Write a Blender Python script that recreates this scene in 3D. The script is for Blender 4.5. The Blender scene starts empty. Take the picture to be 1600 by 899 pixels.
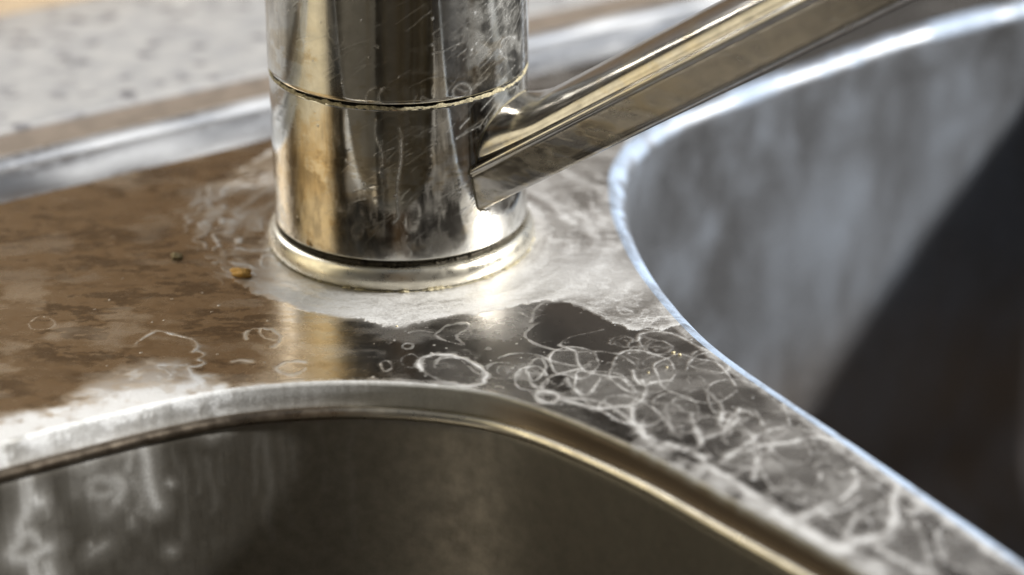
import bpy, math, random
import numpy as np
MM = 0.001
rng = np.random.default_rng(7)
random.seed(7)
sc = bpy.context.scene
COL = sc.collection
# ------------------------------------------------------------------ camera
F = 3700.0; TH = math.radians(25)
cf = np.array([0, math.cos(TH), -math.sin(TH)]); cu = np.array([0, math.sin(TH), math.cos(TH)]); cr = np.array([1., 0, 0])
CAM = -474.0 * (cf + (628 - 800) / F * cr + (450 - 371) / F * cu)      # millimetres, faucet foot at the origin
cam = bpy.data.cameras.new('camera'); camo = bpy.data.objects.new('camera', cam); COL.objects.link(camo)
camo.location = CAM * MM; camo.rotation_euler = (math.radians(65), 0, 0)
cam.sensor_width = 36; cam.lens = F / 1600 * 36
cam.clip_start = 0.01; cam.clip_end = 50
cam.dof.use_dof = True; cam.dof.focus_distance = 0.436; cam.dof.aperture_fstop = 8.0
sc.camera = camo
# ------------------------------------------------------------------ view, world, lamp
sc.view_settings.view_transform = 'Standard'; sc.view_settings.look = 'None'
sc.view_settings.exposure = 0.22; sc.view_settings.gamma = 1.0
world = bpy.data.worlds.new('World'); sc.world = world; world.use_nodes = True
wt = world.node_tree; wn = wt.nodes; wl = wt.links; wn.clear()
def N(t, ty, **kw):
    n = t.nodes.new(ty)
    for k, v in kw.items(): setattr(n, k, v)
    return n
def ramp(t, stops, interp='LINEAR'):
    n = t.nodes.new('ShaderNodeValToRGB'); e = n.color_ramp; e.interpolation = interp
    while len(e.elements) > 1: e.elements.remove(e.elements[-1])
    e.elements[0].position = stops[0][0]; e.elements[0].color = (*stops[0][1], 1)
    for p, c in stops[1:]:
        x = e.elements.new(p); x.color = (*c, 1)
    return n
def math_(t, op, a, b=None, c=None, clamp=False):
    n = t.nodes.new('ShaderNodeMath'); n.operation = op; n.use_clamp = clamp
    for i, v in enumerate((a, b, c)):
        if v is None: continue
        if isinstance(v, (int, float)): n.inputs[i].default_value = v
        else: t.links.new(v, n.inputs[i])
    return n.outputs[0]
def mixc(t, f, a, b, mode='MIX'):
    n = t.nodes.new('ShaderNodeMix'); n.data_type = 'RGBA'; n.blend_type = mode
    for i, v in ((0, f), (6, a), (7, b)):
        if isinstance(v, (int, float)): n.inputs[i].default_value = v
        elif isinstance(v, tuple): n.inputs[i].default_value = (*v, 1)
        else: t.links.new(v, n.inputs[i])
    return n.outputs[2]
tc = N(wt, 'ShaderNodeTexCoord'); sx = N(wt, 'ShaderNodeSeparateXYZ'); wl.new(tc.outputs['Generated'], sx.inputs[0])
# azimuth 0..1, 0.5 = towards the viewer's side of the room (-Y), growing to the right
az = math_(wt, 'ARCTAN2', sx.outputs[0], math_(wt, 'MULTIPLY', sx.outputs[1], -1.0))
azn = math_(wt, 'MULTIPLY_ADD', az, 1 / (2 * math.pi), 0.5)
def P(deg): return (deg + 180) / 360
room = ramp(wt, [(0.0, (.10, .07, .048)), (P(-174), (.19, .135, .09)), (P(-168), (.26, .19, .125)), (P(-150), (.34, .31, .29)), (P(-138), (.22, .20, .19)), (P(-130), (.05, .04, .03)), (P(-112), (.06, .045, .03)),
    (P(-104), (.40, .33, .20)), (P(-94), (1.3, 1.14, .78)), (P(-72), (2.0, 1.78, 1.26)), (P(-66), (1.7, 1.5, 1.04)), (P(-62), (1.2, 1.05, .74)),
    (P(-59), (.02, .02, .018)), (P(-34), (.05, .06, .075)), (P(-29), (.012, .012, .012)), (P(-20), (.03, .034, .04)), (P(-12), (.01, .01, .01)),
    (P(-4), (.02, .014, .01)), (P(-1.5), (.26, .17, .09)), (P(2), (.02, .015, .01)), (P(6), (.22, .14, .08)), (P(8), (.012, .01, .008)),
    (P(15), (.09, .085, .08)), (P(20), (.014, .013, .013)), (P(40), (.035, .032, .03)), (P(75), (.06, .058, .056)),
    (P(120), (.10, .11, .13)), (P(146), (.5, .54, .60)), (P(156), (.2, .19, .19)), (P(168), (.125, .12, .115)), (1.0, (.11, .10, .088))])
room2 = None
wl.new(azn, room.inputs[0])
el = math_(wt, 'ARCSINE', sx.outputs[2])
upm = N(wt, 'ShaderNodeMapRange'); upm.interpolation_type = 'SMOOTHSTEP'
wl.new(el, upm.inputs[0]); upm.inputs[1].default_value = math.radians(45); upm.inputs[2].default_value = math.radians(70)
# soft ceiling glow
colr = mixc(wt, upm.outputs[0], room.outputs[0], (.13, .135, .145))
def wpatch(col_in, d, r0, r1, c):
    vn = N(wt, 'ShaderNodeVectorMath'); vn.operation = 'DOT_PRODUCT'; wl.new(tc.outputs['Generated'], vn.inputs[0])
    d = np.array(d, float); d /= np.linalg.norm(d); vn.inputs[1].default_value = tuple(d)
    m_ = N(wt, 'ShaderNodeMapRange'); m_.interpolation_type = 'SMOOTHSTEP'; wl.new(vn.outputs['Value'], m_.inputs[0])
    m_.inputs[1].default_value = math.cos(math.radians(r1)); m_.inputs[2].default_value = math.cos(math.radians(r0))
    return mixc(wt, m_.outputs[0], col_in, c)
colr = wpatch(colr, (-.60, .54, .62), 6, 20, (5.5, 5.5, 5.4))          # bright patch added behind on the left for a highlight on the spout
bg = N(wt, 'ShaderNodeBackground'); wl.new(colr, bg.inputs[0]); bg.inputs[1].default_value = 1.0
wo = N(wt, 'ShaderNodeOutputWorld'); wl.new(bg.outputs[0], wo.inputs[0])
# low sunlight through the window at the right
SUN_EL = math.radians(32); SUN_AZ = math.radians(-2)
sd = np.array([math.cos(SUN_EL) * math.cos(SUN_AZ), math.cos(SUN_EL) * math.sin(SUN_AZ), math.sin(SUN_EL)])
la = bpy.data.lights.new('window_sunlight', 'AREA'); la.shape = 'DISK'; la.size = 0.27; la.energy = 200; la.color = (1, .965, .90)
lo = bpy.data.objects.new('window_sunlight', la); COL.objects.link(lo); lo.location = sd * 3.0
from mathutils import Vector
lo.rotation_euler = Vector(sd).to_track_quat('Z', 'Y').to_euler()
# cool skylight through the same window
lb = bpy.data.lights.new('window_skylight', 'AREA'); lb.shape = 'RECTANGLE'; lb.size = 1.0; lb.size_y = 0.8; lb.energy = 4.0; lb.color = (.82, .90, 1)
lo2 = bpy.data.objects.new('window_skylight', lb); COL.objects.link(lo2)
d2 = np.array([.55, .35, .75]); d2 /= np.linalg.norm(d2); lo2.location = d2 * 1.6
lo2.rotation_euler = Vector(d2).to_track_quat('Z', 'Y').to_euler()

# ------------------------------------------------------------------ numeric helpers (all in millimetres)
def at(px, py, z=0.0):
    v = cf + (px - 800) / F * cr + (450 - py) / F * cu
    return CAM + v * (z - CAM[2]) / v[2]
def vnoise(x, y, seed, octaves=4, gain=.5):
    g = np.random.default_rng(seed); out = np.zeros(np.broadcast(x, y).shape, np.float32); a = 1.0; tot = 0
    for o in range(octaves):
        T = g.random((256, 256)).astype(np.float32); f = 2.0 ** o
        X = x * f + 37.3 * o; Y = y * f + 91.7 * o
        xi = np.floor(X).astype(np.int64); yi = np.floor(Y).astype(np.int64)
        fx = (X - xi).astype(np.float32); fy = (Y - yi).astype(np.float32)
        fx = fx * fx * (3 - 2 * fx); fy = fy * fy * (3 - 2 * fy)
        xi &= 255; yi &= 255; x1 = (xi + 1) & 255; y1 = (yi + 1) & 255
        out += a * ((T[xi, yi] * (1 - fx) + T[x1, yi] * fx) * (1 - fy) + (T[xi, y1] * (1 - fx) + T[x1, y1] * fx) * fy)
        tot += a; a *= gain
    return out / tot
def sst(a, b, x):
    t = np.clip((x - a) / (b - a), 0, 1); return t * t * (3 - 2 * t)
def catmull(pts, n=12, closed=False):
    p = np.array(pts, float)
    if len(p) < 3 and not closed: return np.linspace(p[0], p[-1], n * 2)
    q = np.vstack([p[-1], p, p[:2]]) if closed else np.vstack([2 * p[0] - p[1], p, 2 * p[-1] - p[-2]])
    out = []
    for i in range(1, len(q) - 2):
        t = np.linspace(0, 1, n, endpoint=False)[:, None]
        a, b, c, d = q[i - 1], q[i], q[i + 1], q[i + 2]
        out.append(.5 * (2 * b + (c - a) * t + (2 * a - 5 * b + 4 * c - d) * t ** 2 + (3 * b - a - 3 * c + d) * t ** 3))
    if not closed: out.append(p[-1][None])
    return np.vstack(out)
def resample(p, step, closed=False):
    if closed: p = np.vstack([p, p[:1]])
    s = np.r_[0, np.cumsum(np.hypot(*(np.diff(p, axis=0).T)))]
    n = max(2, int(round(s[-1] / step)))
    t = np.linspace(0, s[-1], n + 1)
    q = np.c_[np.interp(t, s, p[:, 0]), np.interp(t, s, p[:, 1])]
    return q[:-1] if closed else q
class Raster:
    def __init__(s, x0, x1, y0, y1, res):
        s.x0, s.y0, s.res = x0, y0, res
        s.nx = int((x1 - x0) / res) + 1; s.ny = int((y1 - y0) / res) + 1
        s.X, s.Y = np.meshgrid(x0 + np.arange(s.nx) * res, y0 + np.arange(s.ny) * res, indexing='ij')
        s.X = s.X.astype(np.float32); s.Y = s.Y.astype(np.float32)
        s.L = np.zeros((s.nx, s.ny), np.float32)
    def dist(s, pts, rad):
        """distance field to a polyline, only within rad; returns window and distances"""
        P_ = resample(np.array(pts, float), max(s.res * 1.2, .15))
        i0 = max(0, int((P_[:, 0].min() - rad - s.x0) / s.res)); i1 = min(s.nx, int((P_[:, 0].max() + rad - s.x0) / s.res) + 2)
        j0 = max(0, int((P_[:, 1].min() - rad - s.y0) / s.res)); j1 = min(s.ny, int((P_[:, 1].max() + rad - s.y0) / s.res) + 2)
        if i1 <= i0 or j1 <= j0: return None
        D = np.full((i1 - i0, j1 - j0), 1e9, np.float32); X = s.X[i0:i1, j0:j1]; Y = s.Y[i0:i1, j0:j1]
        k = int(rad / s.res) + 1
        for (px, py) in P_:
            a = int((px - s.x0) / s.res) - i0; b = int((py - s.y0) / s.res) - j0
            a0, a1 = max(0, a - k), min(i1 - i0, a + k + 1); b0, b1 = max(0, b - k), min(j1 - j0, b + k + 1)
            if a1 <= a0 or b1 <= b0: continue
            d = (X[a0:a1, b0:b1] - px) ** 2 + (Y[a0:a1, b0:b1] - py) ** 2
            np.minimum(D[a0:a1, b0:b1], d, out=D[a0:a1, b0:b1])
        return (slice(i0, i1), slice(j0, j1)), np.sqrt(D)
    def stroke(s, pts, w, amp, halo=0.25, smooth=True, target=None):
        if smooth: pts = catmull(pts, 10)
        r = s.dist(pts, w * 2.6)
        if r is None: return
        win, d = r; T = s.L if target is None else target
        if getattr(s, 'NA', None) is not None and target is None:      # real tide marks swell, thin and break off
            d = d * (.62 + .8 * s.NW[win]); amp = amp * (.42 + .85 * s.NA[win])
        v = amp * ((1 - halo) * np.exp(-(d / (w * .5)) ** 2) + halo * (1 - sst(w * .8, w * 2.4, d)))
        T[win] = np.maximum(T[win], v) + .12 * np.minimum(T[win], v)
    def fill(s, poly, amp, soft=.6, target=None, edge=0):
        poly = np.array(poly, float); T = s.L if target is None else target
        i0 = max(0, int((poly[:, 0].min() - 3 - s.x0) / s.res)); i1 = min(s.nx, int((poly[:, 0].max() + 3 - s.x0) / s.res) + 2)
        j0 = max(0, int((poly[:, 1].min() - 3 - s.y0) / s.res)); j1 = min(s.ny, int((poly[:, 1].max() + 3 - s.y0) / s.res) + 2)
        if i1 <= i0 or j1 <= j0: return
        w = (slice(i0, i1), slice(j0, j1)); m = inside(s.X[w], s.Y[w], poly)
        m = blur(m.astype(np.float32), soft / s.res)
        T[w] = np.maximum(T[w], m * amp) + .3 * np.minimum(T[w], m * amp)
    def get(s, x, y, A=None):
        A = s.L if A is None else A
        fx = np.clip((x - s.x0) / s.res, 0, s.nx - 1.001); fy = np.clip((y - s.y0) / s.res, 0, s.ny - 1.001)
        i = fx.astype(int); j = fy.astype(int); a = fx - i; b = fy - j
        return (A[i, j] * (1 - a) + A[i + 1, j] * a) * (1 - b) + (A[i, j + 1] * (1 - a) + A[i + 1, j + 1] * a) * b
def inside(X, Y, poly):
    m = np.zeros(X.shape, bool); n = len(poly)
    for i in range(n):
        x0, y0 = poly[i]; x1, y1 = poly[(i + 1) % n]
        if y0 == y1: continue
        c = (Y > min(y0, y1)) & (Y <= max(y0, y1))
        m ^= c & (X < (x1 - x0) * (Y - y0) / (y1 - y0) + x0)
    return m
def blur(A, sig):
    r = int(max(1, math.ceil(sig * 2.2)))
    k = np.exp(-.5 * (np.arange(-r, r + 1) / max(sig, .3)) ** 2); k /= k.sum()
    for ax in (0, 1):
        B = np.zeros_like(A); Pd = np.pad(A, [(r, r) if a == ax else (0, 0) for a in (0, 1)], mode='edge')
        for q, kv in enumerate(k):
            sl = [slice(None)] * 2; sl[ax] = slice(q, q + A.shape[ax]); B += kv * Pd[tuple(sl)]
        A = B
    return A
def polydist(x, y, poly):
    """signed distance (positive outside) to a closed fine polyline, and nearest point"""
    n = len(x); best = np.full(n, 1e18); bx = np.zeros(n); by = np.zeros(n)
    for c in range(0, n, 20000):
        xs = x[c:c + 20000, None]; ys = y[c:c + 20000, None]
        a = poly; b = np.roll(poly, -1, 0); ab = b - a; L2 = (ab ** 2).sum(1)
        # nearest vertex first, then its two segments
        d = (xs - a[None, :, 0]) ** 2 + (ys - a[None, :, 1]) ** 2; k = d.argmin(1)
        for kk in (k, (k - 1) % len(a)):
            t = np.clip(((xs[:, 0] - a[kk, 0]) * ab[kk, 0] + (ys[:, 0] - a[kk, 1]) * ab[kk, 1]) / L2[kk], 0, 1)
            qx = a[kk, 0] + t * ab[kk, 0]; qy = a[kk, 1] + t * ab[kk, 1]
            dd = (xs[:, 0] - qx) ** 2 + (ys[:, 0] - qy) ** 2; m = dd < best[c:c + 20000]
            best[c:c + 20000][m] = dd[m]; bx[c:c + 20000][m] = qx[m]; by[c:c + 20000][m] = qy[m]
    ins = inside(x, y, poly)
    return np.where(ins, -1, 1) * np.sqrt(best), bx, by

def mesh_obj(name, co, faces, mat, parent=None, attrs=None, uv=None, smooth=True, loc=None):
    """co in millimetres; faces (n,4) or (n,3) array, or a list"""
    me = bpy.data.meshes.new(name); co = np.asarray(co, np.float64) * MM
    if isinstance(faces, np.ndarray):
        k = faces.shape[1]; me.vertices.add(len(co)); me.vertices.foreach_set('co', co.astype(np.float32).ravel())
        me.loops.add(faces.size); me.loops.foreach_set('vertex_index', faces.astype(np.int32).ravel())
        me.polygons.add(len(faces)); me.polygons.foreach_set('loop_start', np.arange(0, faces.size, k, dtype=np.int32))
        me.update(calc_edges=True); me.validate()
    else:
        me.from_pydata(co.tolist(), [], faces); me.update()
    if smooth: me.polygons.foreach_set('use_smooth', np.ones(len(me.polygons), bool))
    for k, v in (attrs or {}).items():
        a = me.attributes.new(k, 'FLOAT', 'POINT'); a.data.foreach_set('value', np.asarray(v, np.float32))
    if uv is not None:
        a = me.attributes.new('uvm', 'FLOAT_VECTOR', 'POINT'); a.data.foreach_set('vector', np.c_[uv, np.zeros(len(uv))].astype(np.float32).ravel())
    me.materials.append(mat)
    o = bpy.data.objects.new(name, me); COL.objects.link(o)
    if parent is not None: o.parent = parent
    return o
def empty(name, label, cat, loc=(0, 0, 0), group=None):
    o = bpy.data.objects.new(name, None); COL.objects.link(o); o.location = np.array(loc) * MM
    o.empty_display_size = .01; o['label'] = label; o['category'] = cat
    if group: o['group'] = group
    return o
def grid_faces(nu, nv, wrap_u=False):
    """verts indexed u*nv+v"""
    u = np.arange(nu if wrap_u else nu - 1); v = np.arange(nv - 1); U, V = np.meshgrid(u, v, indexing='ij'); U2 = (U + 1) % nu
    return np.stack([U * nv + V, U2 * nv + V, U2 * nv + V + 1, U * nv + V + 1], -1).reshape(-1, 4)

# ------------------------------------------------------------------ materials
def newmat(name):
    m = bpy.data.materials.new(name); m.use_nodes = True; t = m.node_tree; t.nodes.clear()
    o = N(t, 'ShaderNodeOutputMaterial'); b = N(t, 'ShaderNodeBsdfPrincipled'); t.links.new(b.outputs[0], o.inputs[0])
    return m, t, b, o
def attr(t, name):
    n = N(t, 'ShaderNodeAttribute'); n.attribute_name = name; return n
def noise(t, vec, scale, detail=4, rough=.55, dist=0.0):
    n = N(t, 'ShaderNodeTexNoise'); n.inputs['Scale'].default_value = scale; n.inputs['Detail'].default_value = detail
    n.inputs['Roughness'].default_value = rough; n.inputs['Distortion'].default_value = dist; t.links.new(vec, n.inputs['Vector']); return n.outputs[0]
def mapping(t, vec, scale=(1, 1, 1), rot=(0, 0, 0)):
    n = N(t, 'ShaderNodeMapping'); n.inputs['Scale'].default_value = scale; n.inputs['Rotation'].default_value = rot
    t.links.new(vec, n.inputs[0]); return n.outputs[0]
def mr(t, v, a, b, c, d):
    n = N(t, 'ShaderNodeMapRange'); t.links.new(v, n.inputs[0])
    for i, x in enumerate((a, b, c, d)): n.inputs[i + 1].default_value = x
    return n.outputs[0]

def steel(name, base=(.56, .53, .50), rough=(.16, .30), lime_col=(.70, .72, .745), brush=(300, 300, 300), brush_amt=.1, bump=.00006, patina=(.30, .24, .18), film=0.0, fscale=(1, 1, 1), uvvec=False, aniso=0):
    """stainless / chrome carrying attributes: lime (dry white scale), rust (brown tarnish, also painted shade and reflections), scr (fine scratches)"""
    m, t, b, o = newmat(name)
    if uvvec:
        vec = attr(t, 'uvm').outputs['Vector']
    else:
        vec = N(t, 'ShaderNodeTexCoord').outputs['Object']
    lime = attr(t, 'lime').outputs['Fac']; rust_shade = attr(t, 'rust_shade').outputs['Fac']; scr = attr(t, 'scr').outputs['Fac']
    k = 1.0 if uvvec else 1000.0
    n1 = noise(t, mapping(t, vec, (k, k, k)), .35, 6, .6)
    n2 = noise(t, mapping(t, vec, tuple(k * q for q in brush)), 1.0, 3, .6)
    n3 = noise(t, mapping(t, vec, (k, k, k)), 2.2, 5, .7)
    col = mixc(t, mr(t, n1, .35, .7, 0, 1), base, tuple(c * .78 for c in base))
    col = mixc(t, mr(t, rust_shade, 0, .42, 0, 1), col, mixc(t, mr(t, n3, .3, .7, 0, .35), patina, tuple(c * .45 for c in patina)))
    col = mixc(t, mr(t, rust_shade, .45, .95, 0, .66), col, tuple(c * k_ for c, k_ in zip(patina, (.27, .25, .24))))
    # lime goes on as a dielectric layer
    grain = mr(t, n3, .3, .72, .62, 1.12)
    lf = math_(t, 'MULTIPLY', lime, grain, clamp=True)
    if film: lf = math_(t, 'MAXIMUM', lf, mr(t, noise(t, mapping(t, vec, tuple(k * q for q in fscale)), .35, 3, .5), .25, .8, 0, film))
    t.links.new(mixc(t, lf, col, lime_col), b.inputs['Base Color'])
    t.links.new(math_(t, 'SUBTRACT', 1.0, lf, clamp=True), b.inputs['Metallic'])
    r = mr(t, n1, .3, .75, rough[0], rough[1])
    r = math_(t, 'ADD', r, math_(t, 'MULTIPLY', math_(t, 'SUBTRACT', n2, .5), brush_amt))
    r = math_(t, 'ADD', r, math_(t, 'MULTIPLY', rust_shade, .03))
    r = math_(t, 'ADD', r, math_(t, 'MULTIPLY', scr, .15))
    r = math_(t, 'ADD', r, math_(t, 'MULTIPLY', lf, .5), clamp=True)
    t.links.new(r, b.inputs['Roughness'])
    b.inputs['Anisotropic'].default_value = aniso
    h = math_(t, 'ADD', math_(t, 'MULTIPLY', lime, 1.6), math_(t, 'MULTIPLY', n2, .10))
    h = math_(t, 'ADD', h, math_(t, 'MULTIPLY', n3, math_(t, 'MULTIPLY_ADD', lime, .8, .04)))
    h = math_(t, 'ADD', h, math_(t, 'MULTIPLY', scr, -.12))
    bp = N(t, 'ShaderNodeBump'); bp.inputs['Strength'].default_value = 1.0; bp.inputs['Distance'].default_value = bump
    t.links.new(h, bp.inputs['Height']); t.links.new(bp.outputs[0], b.inputs['Normal'])
    return m
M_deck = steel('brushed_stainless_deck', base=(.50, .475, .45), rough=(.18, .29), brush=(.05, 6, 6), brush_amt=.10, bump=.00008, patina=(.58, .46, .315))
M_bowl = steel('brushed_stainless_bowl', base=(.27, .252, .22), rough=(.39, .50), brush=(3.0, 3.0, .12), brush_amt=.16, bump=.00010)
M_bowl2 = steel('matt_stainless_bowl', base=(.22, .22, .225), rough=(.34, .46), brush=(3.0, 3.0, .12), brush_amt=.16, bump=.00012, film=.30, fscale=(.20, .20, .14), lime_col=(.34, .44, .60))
M_rim = steel('stainless_rim', base=(.42, .43, .46), rough=(.22, .4), brush_amt=.1, brush=(2, 2, 2), film=.30, bump=.0001)
M_chrome = steel('worn_chrome', base=(.56, .54, .49), rough=(.03, .075), brush=(.02, 5, 1), brush_amt=.03, bump=.000022, patina=(.50, .44, .34), uvvec=True, lime_col=(.56, .59, .63))
M_ring = steel('satin_ring_metal', base=(.72, .68, .58), rough=(.20, .38), brush=(.4, 3, 3), brush_amt=.06, bump=.00003, film=.12, lime_col=(.7, .68, .6))
M_spout = steel('worn_chrome_spout', patina=(.40, .36, .29), base=(.38, .365, .345), rough=(.09, .19), brush=(.3, 5, 5), brush_amt=.06, bump=.00004, film=.04, lime_col=(.40, .38, .33), uvvec=True)

def simple(name, col, rough=.7, nscale=.5, var=.3, bump=0, metallic=0):
    m, t, b, o = newmat(name); v = mapping(t, N(t, 'ShaderNodeTexCoord').outputs['Object'], (1000, 1000, 1000))
    n = noise(t, v, nscale, 5, .65)
    t.links.new(mixc(t, mr(t, n, .3, .7, 0, 1), tuple(c * (1 - var) for c in col), tuple(min(1, c * (1 + var)) for c in col)), b.inputs['Base Color'])
    b.inputs['Roughness'].default_value = rough; b.inputs['Metallic'].default_value = metallic
    if bump:
        bp = N(t, 'ShaderNodeBump'); bp.inputs['Distance'].default_value = bump; t.links.new(n, bp.inputs['Height']); t.links.new(bp.outputs[0], b.inputs['Normal'])
    return m
M_gap = simple('dark_gap', (.012, .010, .008), .9, 1, .3)
M_crust = simple('yellowed_lime_crust', (.36, .32, .21), .85, 1.6, .65, .0002)
M_joint = simple('joint_grime', (.16, .14, .09), .7, 1.2, .5)
M_muck = simple('slot_muck', (.05, .042, .028), .8, 2.5, .9, .0002)
M_seal = simple('grimy_sealant', (.16, .13, .105), .6, .2, .3, .0001)
M_wood = simple('pale_wood', (.40, .31, .21), .6, .05, .2)
M_crumb = simple('yellow_crumb', (.62, .36, .09), .7, 2.0, .4, .0002)
M_crumb2 = simple('olive_crumb', (.42, .36, .22), .7, 2.0, .4, .0002)
M_speck = simple('lime_speck', (.62, .55, .36), .6, 2.0, .4, .0001)
def granite():
    m, t, b, o = newmat('speckled_stone'); v = mapping(t, N(t, 'ShaderNodeTexCoord').outputs['Object'], (1000, 1000, 1000))
    w = noise(t, v, .25, 3, .6)
    vo = N(t, 'ShaderNodeTexVoronoi'); vo.inputs['Scale'].default_value = .15; vo.inputs['Randomness'].default_value = 1
    ad = N(t, 'ShaderNodeVectorMath'); ad.operation = 'ADD'; t.links.new(v, ad.inputs[0])
    cx = N(t, 'ShaderNodeCombineXYZ'); t.links.new(math_(t, 'MULTIPLY', w, 9), cx.inputs[0]); t.links.new(math_(t, 'MULTIPLY', w, -7), cx.inputs[1]); t.links.new(cx.outputs[0], ad.inputs[1])
    t.links.new(ad.outputs[0], vo.inputs['Vector'])
    spot = mr(t, vo.outputs['Distance'], .22, .40, 1, 0)
    pick = N(t, 'ShaderNodeSeparateColor'); t.links.new(vo.outputs['Color'], pick.inputs[0])
    spot = math_(t, 'MULTIPLY', spot, mr(t, pick.outputs[0], .15, .6, 0, 1))
    nb = noise(t, v, .16, 5, .7, .6); spot = math_(t, 'MAXIMUM', spot, mr(t, nb, .60, .70, 0, .75))
    n = noise(t, v, .12, 4, .6)
    base = mixc(t, mr(t, n, .35, .65, 0, 1), (.36, .36, .365), (.27, .275, .29))
    n5 = noise(t, v, .8, 3, .6)
    base = mixc(t, mr(t, n5, .55, .75, 0, .5), base, (.22, .215, .215))
    t.links.new(mixc(t, math_(t, 'MULTIPLY', spot, .85), base, (.085, .085, .1)), b.inputs['Base Color'])
    b.inputs['Roughness'].default_value = .45
    return m
M_gran = granite()

# ------------------------------------------------------------------ outlines traced on the sink's own plane
AL = math.radians(28); e1 = np.array([math.cos(AL), math.sin(AL)]); e2 = np.array([-math.sin(AL), math.cos(AL)])
def UV(u, v): return e1 * u + e2 * v
frontpx = [(-120, 722), (0, 690), (120, 659), (250, 628), (380, 605), (540, 595), (700, 603), (830, 630), (1000, 700), (1150, 780), (1300, 862), (1400, 925)]
fp = [at(*p)[:2] for p in frontpx]
front_poly = [UV(-150, -46)] + fp + [UV(10, -180), UV(11, -240), UV(8, -300), UV(-20, -340), UV(-70, -352), UV(-200, -352), UV(-250, -345), UV(-285, -320), UV(-297, -270), UV(-298, -140), UV(-288, -85), UV(-255, -56), UV(-200, -47)]
front_poly = resample(catmull(front_poly, 24, True), .6, True)
rightpx = [(1600, 0), (1420, 45), (1300, 85), (1180, 127), (1050, 178), (990, 215), (957, 260), (951, 300), (960, 350), (993, 420), (1056, 500), (1130, 565), (1300, 682), (1450, 787), (1600, 892)]
rp = [at(*p)[:2] for p in rightpx]
right_poly = [UV(222, 58)] + rp + [UV(30, -220), UV(31, -290), UV(42, -335), UV(80, -352), UV(190, -352), UV(228, -338), UV(243, -300), UV(244, -200), UV(244, 0), UV(240, 40)]
right_poly = resample(catmull(right_poly, 24, True), .6, True)
def area(p): return .5 * np.sum(p[:, 0] * np.roll(p[:, 1], -1) - np.roll(p[:, 0], -1) * p[:, 1])
if area(front_poly) < 0: front_poly = front_poly[::-1]
if area(right_poly) < 0: right_poly = right_poly[::-1]

# ------------------------------------------------------------------ limescale drawn on the deck plane
R = Raster(-112, 172, -140, 172, .2)
RX, RY = R.X, R.Y
R.NA = sst(.28, .68, vnoise(RX * .45, RY * .6, 401, 4, .65)); R.NW = sst(.25, .7, vnoise(RX * .5, RY * .7, 402, 4, .65))
def PX(pts, ox=0, oy=0, s=1.0): return [at(ox + x / s, oy + y / s)[:2] for x, y in pts]
def wig(pts, a=.35, f=.5):
    p = np.array(catmull(pts, 10)); j = rng.random(2) * 99
    p[:, 0] += (vnoise(p[:, 0] * f + j[0], p[:, 1] * f, 5, 3) - .5) * 2 * a * 2
    p[:, 1] += (vnoise(p[:, 0] * f, p[:, 1] * f + j[1], 6, 3) - .5) * 2 * a * 2
    return p
def S(pts, w, amp, halo=.25, a=.3, crop=None):
    if crop == 5: pts = PX(pts, 600, 440, 2.643)
    elif crop == 6: pts = PX(pts, 1000, 500, 2.253)
    elif crop == 4: pts = PX(pts, 0, 500, 2.254)
    else: pts = PX(pts)
    R.stroke(wig(pts, a * .5), w * .50, amp * .95, halo * .8, smooth=False)
def ringpts(cx, cy, rx, ry, rot=0, n=14, wob=.12, open_=0):
    ph = rng.random() * 6.28; r = 1 + wob * (rng.random(n) - .5) * 2
    a = np.linspace(0, 2 * math.pi * (1 - open_), n, endpoint=open_ > 0) + ph
    x = rx * r * np.cos(a); y = ry * r * np.sin(a)
    p = np.c_[cx + x * math.cos(rot) - y * math.sin(rot), cy + x * math.sin(rot) + y * math.cos(rot)]
    return p if open_ else np.vstack([p, p[:1]])
# the film round the faucet foot
filmpx = [(300, 302), (292, 345), (312, 388), (345, 425), (395, 455), (440, 474), (520, 494), (575, 504), (625, 512), (700, 500), (760, 487), (815, 474), (850, 468), (890, 472), (925, 489), (958, 503), (993, 513), (1040, 515), (1062, 505),
          (1080, 512), (1030, 430), (985, 370), (965, 300), (985, 225), (1010, 180), (960, 150), (830, 180), (700, 190), (560, 200), (440, 228), (375, 262)]
film = np.array(PX(filmpx))
wx = (vnoise(RX * .12, RY * .12, 11, 5) - .5) * 9; wy = (vnoise(RX * .12, RY * .12, 12, 5) - .5) * 9
ms = np.zeros_like(R.L)
rx_ = (vnoise(RX * .8, RY * .8, 13, 4, .6) - .5) * 2.6; ry_ = (vnoise(RX * .8, RY * .8, 14, 4, .6) - .5) * 2.6
m0 = inside(RX + wx * .45 + rx_, RY + wy * .45 + ry_, film).astype(np.float32)
soft = blur(m0, 3.0) * (1 - sst(-24, -34, RX)) + blur(m0, 14.0) * sst(-24, -34, RX); edge = np.clip(m0 - blur(m0, 5.0), 0, 1) * 2.0
rr = np.hypot(RX, RY); ang = np.arctan2(RY, RX)
swirl = vnoise(rr * .34 + wx * .12, ang * 2.0 + wy * .10, 21, 5, .55)
fine = vnoise(RX * .35 + wx * .4, RY * .9 + wy * .4, 22, 5, .65)
dens = .34 + .62 * sst(.40, .70, swirl) + .22 * (fine - .5) + .55 * (vnoise(RX * .7 + wx * .3, RY * 2.2 + wy, 26, 4, .7) - .5)
front = sst(-18, -34, RY)                    # thickest in front of the foot
dens = dens * (.60 + .95 * front * (1 - sst(10, 30, RX)) + .25 * front)
thin_right = sst(28, 48, RX) * (1 - sst(.5, .66, fine))
dens = dens * (1 - .55 * thin_right) * (1 - .45 * sst(-14, -30, RX + wx))
gr1 = vnoise(RX * .5 + wx * .6, RY * 1.5 + wy * .8, 27, 5, .75); gr2 = vnoise(RX * 2.2, RY * 3.6, 28, 3, .7)
crk = np.abs(vnoise(RX * .22 + wx * .2, RY * .5 + wy * .3, 29, 5, .65) - .5)
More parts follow.
